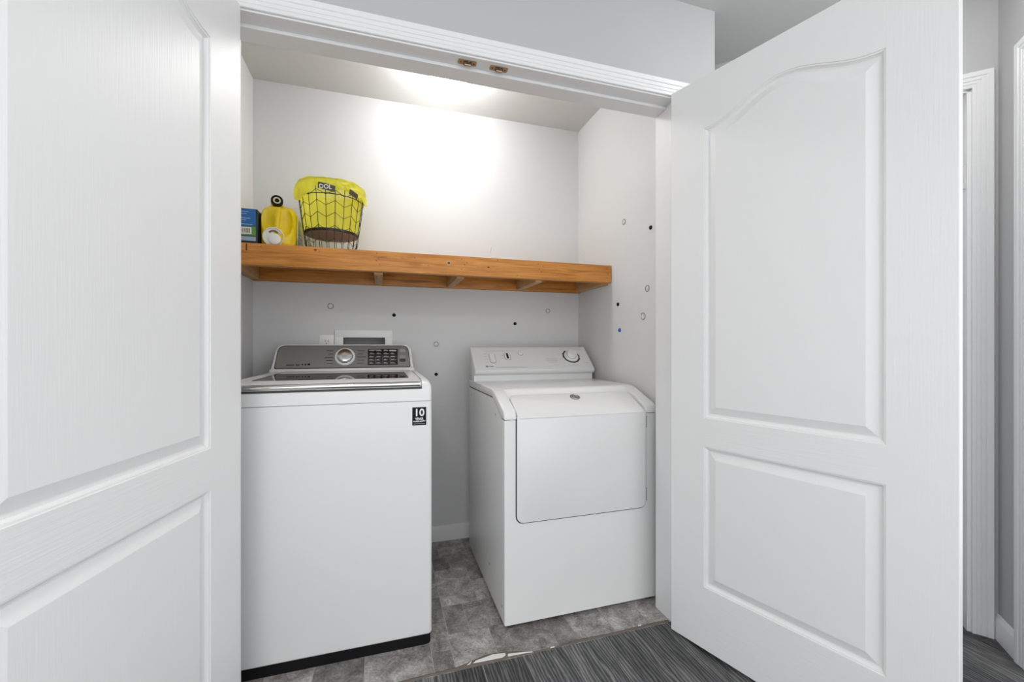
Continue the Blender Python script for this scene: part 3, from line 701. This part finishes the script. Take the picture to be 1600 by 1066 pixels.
# ------------------------------------------------------------------ things on the walls
ob = thing('supply_box', (.325, BY, 1.05), 'white recessed washer supply box behind the washing machine', 'supply box')
mb = MB(); fx0, fx1, fz0, fz1 = .181, .469, .945, 1.170
mb.box((fx0, BY - .008, hz1 - .002), (fx1, BY, fz1), .002, 2); mb.box((fx0, BY - .008, fz0), (fx1, BY, hz0 + .002), .002, 2); mb.box((fx0, BY - .008, hz0), (hx0 + .002, BY, hz1), .002, 2); mb.box((hx1 - .002, BY - .008, hz0), (fx1, BY, hz1), .002, 2)
mb.build('frame', 'outlet', ob)
mb = MB(); t_ = .002
mb.box((hx0, BY + .086, hz0), (hx1, BY + .0895, hz1)); mb.box((hx0 + .0005, BY, hz0), (hx0 + t_, BY + .088, hz1)); mb.box((hx1 - t_, BY, hz0), (hx1 - .0005, BY + .088, hz1)); mb.box((hx0, BY, hz1 - t_), (hx1, BY + .088, hz1 - .0005)); mb.box((hx0, BY, hz0 + .0005), (hx1, BY + .088, hz0 + t_))
mb.build('recess', 'recess', ob)
for x in (.275, .38):
    MB().lathe([(.012, 0), (.012, .03), (.018, .03), (.018, .045), (.009, .048)], (x, BY + .045, hz0 + .002), (0, 0, 1), 14).build('valve', 'brass', ob)
ol = thing('wall_outlet', (.143, BY, 1.086), 'white duplex wall outlet beside the supply box', 'outlet')
MB().prism(rrect(.108, 1.029, .178, 1.143, .004, 3), BY - .006, BY, 'Y', .002, 2, caps='lo').build('cover_plate', 'outlet', ol)
for z in (1.066, 1.108):
    r_ = MB().prism(rrect(.126, z - .0145, .160, z + .0145, .010, 5), BY - .0075, BY - .005, 'Y', .0006, 1).build('receptacle', 'outlet', ol)
    mb = MB()
    for dx in (-.0065, .0065): mb.box((.143 + dx - .0012, BY - .0079, z - .001), (.143 + dx + .0012, BY - .0074, z + .008))
    mb.lathe([(.0025, 0), (.0025, .0005)], (.143, BY - .0074, z - .008), (0, -1, 0), 10); mb.build('slots', 'black', r_)
def wall_ring(p, nrm, label, r_=.0135):
    root = thing('clear_disc', p, label, 'wall disc', 'clear round discs stuck to the closet walls')
    nv = Vector(nrm); u = nv.orthogonal().normalized(); w_ = nv.cross(u)
    MB().tube([Vector(p) + nv * .0012 + (u * math.cos(t) + w_ * math.sin(t)) * r_ for t in [2 * PI * i / 28 for i in range(28)]], .0013, 6, True).build('rim', 'dark', root)
    MB().lathe([(r_, 0), (r_, .0008), (r_ * .6, .0014), (.0005, .0016)], p, nrm, 28).build('disc', 'closet', root)
def wall_dot(p, nrm, label, mk='black', r_=.0095):
    o = MB().lathe([(r_, 0), (r_, .002), (r_ * .9, .0045), (r_ * .6, .007), (r_ * .25, .008), (.0004, .0082)], p, nrm, 20).build('wall_bumper', mk, None, loc=p)
    tag(o, label, 'wall bumper', 'round bumpers stuck to the closet walls')
fb = (0, -1, 0); fr = (-1, 0, 0)
wall_ring((.161, BY, 1.293), fb, 'clear dark-rimmed disc on the back wall above the washer console')
wall_ring((.704, BY, 1.096), fb, 'clear dark-rimmed disc on the back wall between washer and dryer', .0125)
wall_ring((1.372, BY, 1.297), fb, 'clear dark-rimmed disc on the back wall above the dryer dial', .0125)
wall_ring((RX, .471, 1.708), fr, 'clear dark-rimmed disc on the right wall, highest, above the shelf', .0125)
wall_ring((RX, .277, 1.349), fr, 'clear dark-rimmed disc on the right wall, middle one of three', .0135)
wall_ring((RX, .309, 1.224), fr, 'clear dark-rimmed disc on the right wall, lowest of three', .0155)
wall_dot((.478, BY, 1.253), fb, 'black round bumper on the back wall above the supply box')
wall_dot((.704, BY, .928), fb, 'black round bumper on the back wall low beside the washer')
wall_dot((1.164, BY, 1.217), fb, 'black round bumper on the back wall above the dryer console')
wall_dot((RX, .251, 1.620), fr, 'black round bumper on the right wall above shelf height')
wall_dot((RX, .525, 1.300), fr, 'black round bumper on the right wall just below the shelf end')
wall_dot((RX, .510, 1.167), fr, 'blue round bumper on the right closet wall', 'bluedot', .0105)

# ------------------------------------------------------------------ things on the shelf
# carton
bx = thing('carton', (-.134, .66, ST), 'blue and green carton with a barcode at the shelf left end', 'box')
x0, x1, y0, y1, z0 = -.188, -.082, .625, .70, ST
z1 = z0 + .150
mb = MB(); mb.box((x0, y0, z0), (x1, y1, z1), .002, 2); mb.build('carton_body', 'navy', bx)
def band(za, zb, mk, nm, xa=x0 + .002, xb=x1 - .006): return MB().box((xa, y0 - .0005, za), (xb, y0 + .001, zb)).build(nm, mk, bx)
band(z0 + .078, z1 - .003, 'blue', 'blue_panel'); g_ = band(z0 + .038, z0 + .076, 'green', 'green_panel'); band(z0 + .016, z0 + .034, 'paleblue', 'pale_panel')
lb = MB().box((-.150, y0 - .0009, z0 + .044), (-.104, y0 - .0004, z0 + .072)).build('barcode_label', 'white_print', bx)
mb = MB(); random.seed(11); x = -.146
while x < -.109:
    wd = random.choice((.0008, .0014, .002)); mb.box((x, y0 - .0012, z0 + .048), (x + wd, y0 - .0008, z0 + .069)); x += wd + random.choice((.001, .0016))
mb.build('barcode', 'brown_print', lb)
mb = MB()
for z, xa, xb in ((.136, -.186, -.115), (.127, -.186, -.122), (.108, -.186, -.108), (.101, -.186, -.125), (.083, -.186, -.100)): mb.box((xa, y0 - .0009, z0 + z), (xb, y0 - .0004, z0 + z + .0028))
mb.build('carton_print', 'paleblue', bx)
# yellow jug
jx, jy = -.012, .735
jg = thing('jug', (jx, jy, ST), 'yellow plastic detergent jug with black spout ring and white cap', 'jug')
N = 72; prof = []   # z, half width, half depth, y centre
for z, hw, hd, yc in ((0, .058, .088, 0), (.004, .064, .094, 0), (.012, .067, .098, 0), (.05, .070, .100, 0), (.10, .0715, .100, 0), (.135, .071, .099, .001), (.155, .068, .096, .003), (.170, .061, .089, .006), (.182, .050, .076, .010), (.190, .036, .056, .012), (.195, .018, .03, .014), (.196, .002, .004, .014)): prof.append((z, hw, hd, yc))
def lerp_prof(z):
    for a, c_ in zip(prof, prof[1:]):
        if a[0] <= z <= c_[0]:
            k = (z - a[0]) / (c_[0] - a[0]); return [a[i] + (c_[i] - a[i]) * k for i in range(4)]
zs = [0, .002, .004, .008, .012] + [.012 + i * .0045 for i in range(1, 36)] + [.174, .178, .182, .186, .190, .193, .195, .196]
L_ = []
for z in sorted(set(zs)):
    if z > .196: continue
    _, hw, hd, yc = lerp_prof(z); l = []
    for i in range(N):
        t = 2 * PI * i / N; c_, s_ = math.cos(t), math.sin(t); e = .42
        x = hw * math.copysign(abs(c_) ** e, c_); y = hd * math.copysign(abs(s_) ** e, s_) + yc
        if y < 0:   # grip hollows either side of the handle, bulge below
            for gx, gz, sx, sz, dep in ((-.036, .118, .020, .040, .022), (.034, .108, .021, .046, .030)):
                q_ = ((x - gx) / sx) ** 2 + ((z - gz) / sz) ** 2
                if q_ < 1.6: y += dep * max(0, 1 - q_ / 1.6) ** .8
            q_ = ((x - .01) / .05) ** 2 + ((z - .035) / .035) ** 2
            if q_ < 1: y -= .006 * (1 - q_)
        l.append((jx + x, jy + y, ST + z))
    L_.append(l)
# finer spread of points over the front face
MB().loft(L_).build('jug_body', 'yellow', jg, smooth=60)
MB().tube([(jx - .004, jy - .088, ST + .07), (jx - .002, jy - .092, ST + .10), (jx + .002, jy - .092, ST + .14), (jx + .003, jy - .078, ST + .168)], .0115, 12).build('handle', 'yellow', jg)
ax = Vector((.22, -1, .15)).normalized(); sp = Vector((jx - .010, jy - .050, ST + .204))
MB().lathe([(.026, -.03), (.024, -.012), (.022, .008)], sp, ax, 28).build('spout_neck', 'yellow', jg)
cp_ = MB().lathe([(.0235, .004), (.0235, .022), (.022, .024), (.0155, .024), (.0145, .020)], sp, ax, 28, cap=False).build('spout_ring', 'black', jg)
MB().lathe([(.0165, .010), (.0165, .0215), (.0095, .0215), (.009, .012)], sp, ax, 24).build('spout_liner', 'cream', cp_)
MB().lathe([(.0088, .012), (.0088, .0222), (.0004, .0224)], sp, ax, 20).build('spout_hole', 'black', cp_)
cw = Vector((jx - .012, jy - .098, ST + .040)); ax2 = Vector((.06, -1, .0)).normalized()
wc_ = MB().lathe([(.040, -.004), (.041, .010), (.0385, .012), (.0375, .008), (.036, .004), (.0005, .004)], cw, ax2, 36).build('measuring_cap', 'cap', jg)
MB().lathe([(.024, 0), (.023, .016), (.020, .018), (.0005, .018)], cw + Vector((.006, 0, -.010)), ax2, 28).build('tap_button', 'white_plastic', wc_)
MB().tube([cw + ax2 * .007 + Vector((.020 * math.cos(t), 0, .006 + .020 * math.sin(t))) for t in [math.radians(a) for a in range(35, 150, 10)]], .0035, 8).build('tap_lever', 'brown_print', wc_)
lbm = MB(); lbm.box((jx + .0712, jy - .062, ST + .012), (jx + .0722, jy + .082, ST + .150)); lab = lbm.build('side_label', 'yellow_d', jg)
MB().box((jx + .0722, jy - .060, ST + .014), (jx + .0726, jy + .02, ST + .05)).build('label_print', 'label_green', lab)
mb = MB(); random.seed(2)
for i in range(9): 
    z = ST + .06 + i * .009; a = jy - .055 + random.random() * .03; mb.box((jx + .0722, a, z), (jx + .0726, a + .03 + random.random() * .03, z + .004))
mb.build('label_print', 'brown_print', lab)

# wire basket with a yellow bag
bc = Vector((.192, .752, ST)); RB, RT, HB = .104, .146, .306
wb_ = thing('wire_basket', tuple(bc), 'dark chevron wire waste basket lined with a yellow bag', 'basket')
def br(z): return RB + (RT - RB) * (z / HB) ** .9
def bp_(a, z, dr_=0): r_ = br(z) + dr_; return (bc.x + r_ * math.cos(a), bc.y + r_ * math.sin(a), bc.z + z)
def ring(z, r_=.0022, dr_=0, n=48): return MB().tube([bp_(2 * PI * i / n, z, dr_) for i in range(n)], r_, 6, True)
NW = 22
for z, r_, nm in ((.0025, .0025, 'base_ring'), (HB - .062, .0019, 'rim_ring'), (HB, .0025, 'top_ring')): ring(z, r_).build(nm, 'wire', wb_)
for i in range(NW):
    a = 2 * PI * (i + .25) / NW; MB().tube([bp_(a, z) for z in (.003, .08, .16, .24, HB)], .0014, 5).build('upright_wire', 'wire', wb_)
for z in (.045, .100, .155, .205, .250):
    MB().tube([bp_(2 * PI * (i + .25) / NW, z + (.011 if i % 2 else -.011)) for i in range(NW)], .0013, 5, True).build('chevron_wire', 'wire', wb_)
pz = .088
MB().lathe([(br(pz) - .004, 0), (br(pz) - .002, .0015), (br(pz) - .002, .011), (br(pz) - .004, .012)], bc + Vector((0, 0, pz)), (0, 0, 1), 48).build('bottom_plate_rim', 'wire', wb_)
MB().lathe([(br(pz) - .008, -.001), (br(pz) - .008, .002)], bc + Vector((0, 0, pz)), (0, 0, 1), 48).build('bottom_plate', 'plate', wb_)
# bag: liner inside, folded over the top ring, drooping in points
bag = thing('plastic_bag', tuple(bc + Vector((0, 0, pz + .013))), 'yellow printed plastic bag folded over the wire basket rim', 'bag')
NA = 120; rnd = random.Random(4); ph = [rnd.random() * 6.28 for _ in range(8)]
def wob(a, z): return .0022 * math.sin(7 * a + ph[0] + 20 * z) + .0018 * math.sin(13 * a + ph[1] - 33 * z) + .0012 * math.sin(23 * a + ph[2] + 60 * z)
def hem(a):
    # drop of the folded hem by direction; the camera looks from -Y and a little +X
    d = .048 + .005 * math.sin(5 * a + 1) + .004 * math.sin(9 * a + 2) + .003 * math.sin(17 * a)
    for a0, wd, amt in ((math.radians(212), .36, .040), (math.radians(343), .26, .026), (math.radians(270), .35, -.008), (math.radians(302), .22, -.010), (math.radians(90), .8, .012)):
        t = (a - a0 + PI) % (2 * PI) - PI; d += amt * math.exp(-(t / wd) ** 2)
    return d
L_ = []
for z in [pz + .013 + i * .0095 for i in range(0, 22)] + [HB - .006]:
    L_.append([bp_(2 * PI * i / NA, z, -.007 + wob(2 * PI * i / NA, z)) for i in range(NA)])
L_.append([bp_(2 * PI * i / NA, HB + .003, -.001) for i in range(NA)]); L_.append([bp_(2 * PI * i / NA, HB + .0045 + .0025 * math.sin(5 * 2 * PI * i / NA) + .0015 * math.sin(14 * 2 * PI * i / NA), .002) for i in range(NA)])
for k in range(1, 11):
    l = []
    for i in range(NA):
        a = 2 * PI * i / NA; f = k / 10; d = hem(a) * f
        def near(deg, wd): return math.exp(-(((a - math.radians(deg) + PI) % (2 * PI) - PI) / wd) ** 2)
        crease = .0022 * math.sin(19 * a + 5 * f + ph[4]) + .0016 * math.sin(31 * a - 9 * f + ph[5]) + .0014 * math.sin(9 * a + 14 * f)
        l.append(bp_(a, HB - d, .0045 + .0012 * f + .0025 * f * (1 + math.sin(11 * a + ph[3] + 2 * f)) + crease * min(1, 2 * f) + .013 * math.sin(PI * min(1, f * .8)) * near(205, .38) + .012 * f * f * near(345, .26)))
    L_.append(l)
mb = MB(); mb.loft(L_, cap=False); n0 = len(L_[0]); mb.f.append(tuple(range(n0))[::-1]); mb.mi.append(0)
bgo = mb.build('bag_film', 'bag', bag, smooth=60)
# printed black block with lettering on the fold, following the curve
def on_bag(u, z, off):     # u = arc length (m) to the right of the direction facing the camera
    a = math.radians(277) + u / .158; return Vector(bp_(a, HB + z, .0148 + off))
def wrap(mb_):
    mb_.v = [tuple(on_bag(p[0], p[1], p[2])) for p in mb_.v]; return mb_
def grid(x0, x1, y0, y1, off, n=8):
    m_ = MB(); vs = []; 
    for k in range(n + 1):
        for yy in (y0, y1):
            for oo in (off, off + .0006): vs.append((x0 + (x1 - x0) * k / n + (yy - y0) * .12, yy - .10 * (k / n - .3) * .12, oo))
    fs = []
    for k in range(n):
        a = k * 4; b_ = a + 4; fs += [(a + 1, b_ + 1, b_ + 3, a + 3), (a, a + 2, b_ + 2, b_), (a, b_, b_ + 1, a + 1), (a + 2, a + 3, b_ + 3, b_ + 2)]
    fs += [(0, 1, 3, 2), (n * 4, n * 4 + 2, n * 4 + 3, n * 4 + 1)]
    return m_.add(vs, fs)
pb = wrap(grid(-.060, .010, -.052, -.026, .0)).build('print_block', 'dark_print', bag)
tm = text_mb('DOL', .025, Matrix.Translation((-.028, -.0415, .0007)), .0003, 'CENTER', .0003); wrap(tm).build('bag_lettering', 'white_print', pb, smooth=0, fix=False)
wrap(grid(.072, .118, -.058, -.036, .001)).build('print_block', 'dark_print', bag)

# tiny scuffs on the closet walls
wb0 = bpy.data.objects['wall_back']; wr0 = bpy.data.objects['wall_right']
MB().tube([(1.015, BY - .0003, 1.625), (1.018, BY - .0003, 1.64), (1.022, BY - .0003, 1.655)], .0009, 5).build('scuff_mark', 'grey', wb0, loc=(0, 0, 0))
MB().tube([(RX - .0003, .925, 1.632), (RX - .0003, .90, 1.636), (RX - .0003, .885, 1.644)], .0008, 5).build('scuff_mark', 'lightgrey', wr0, loc=(0, 0, 0))
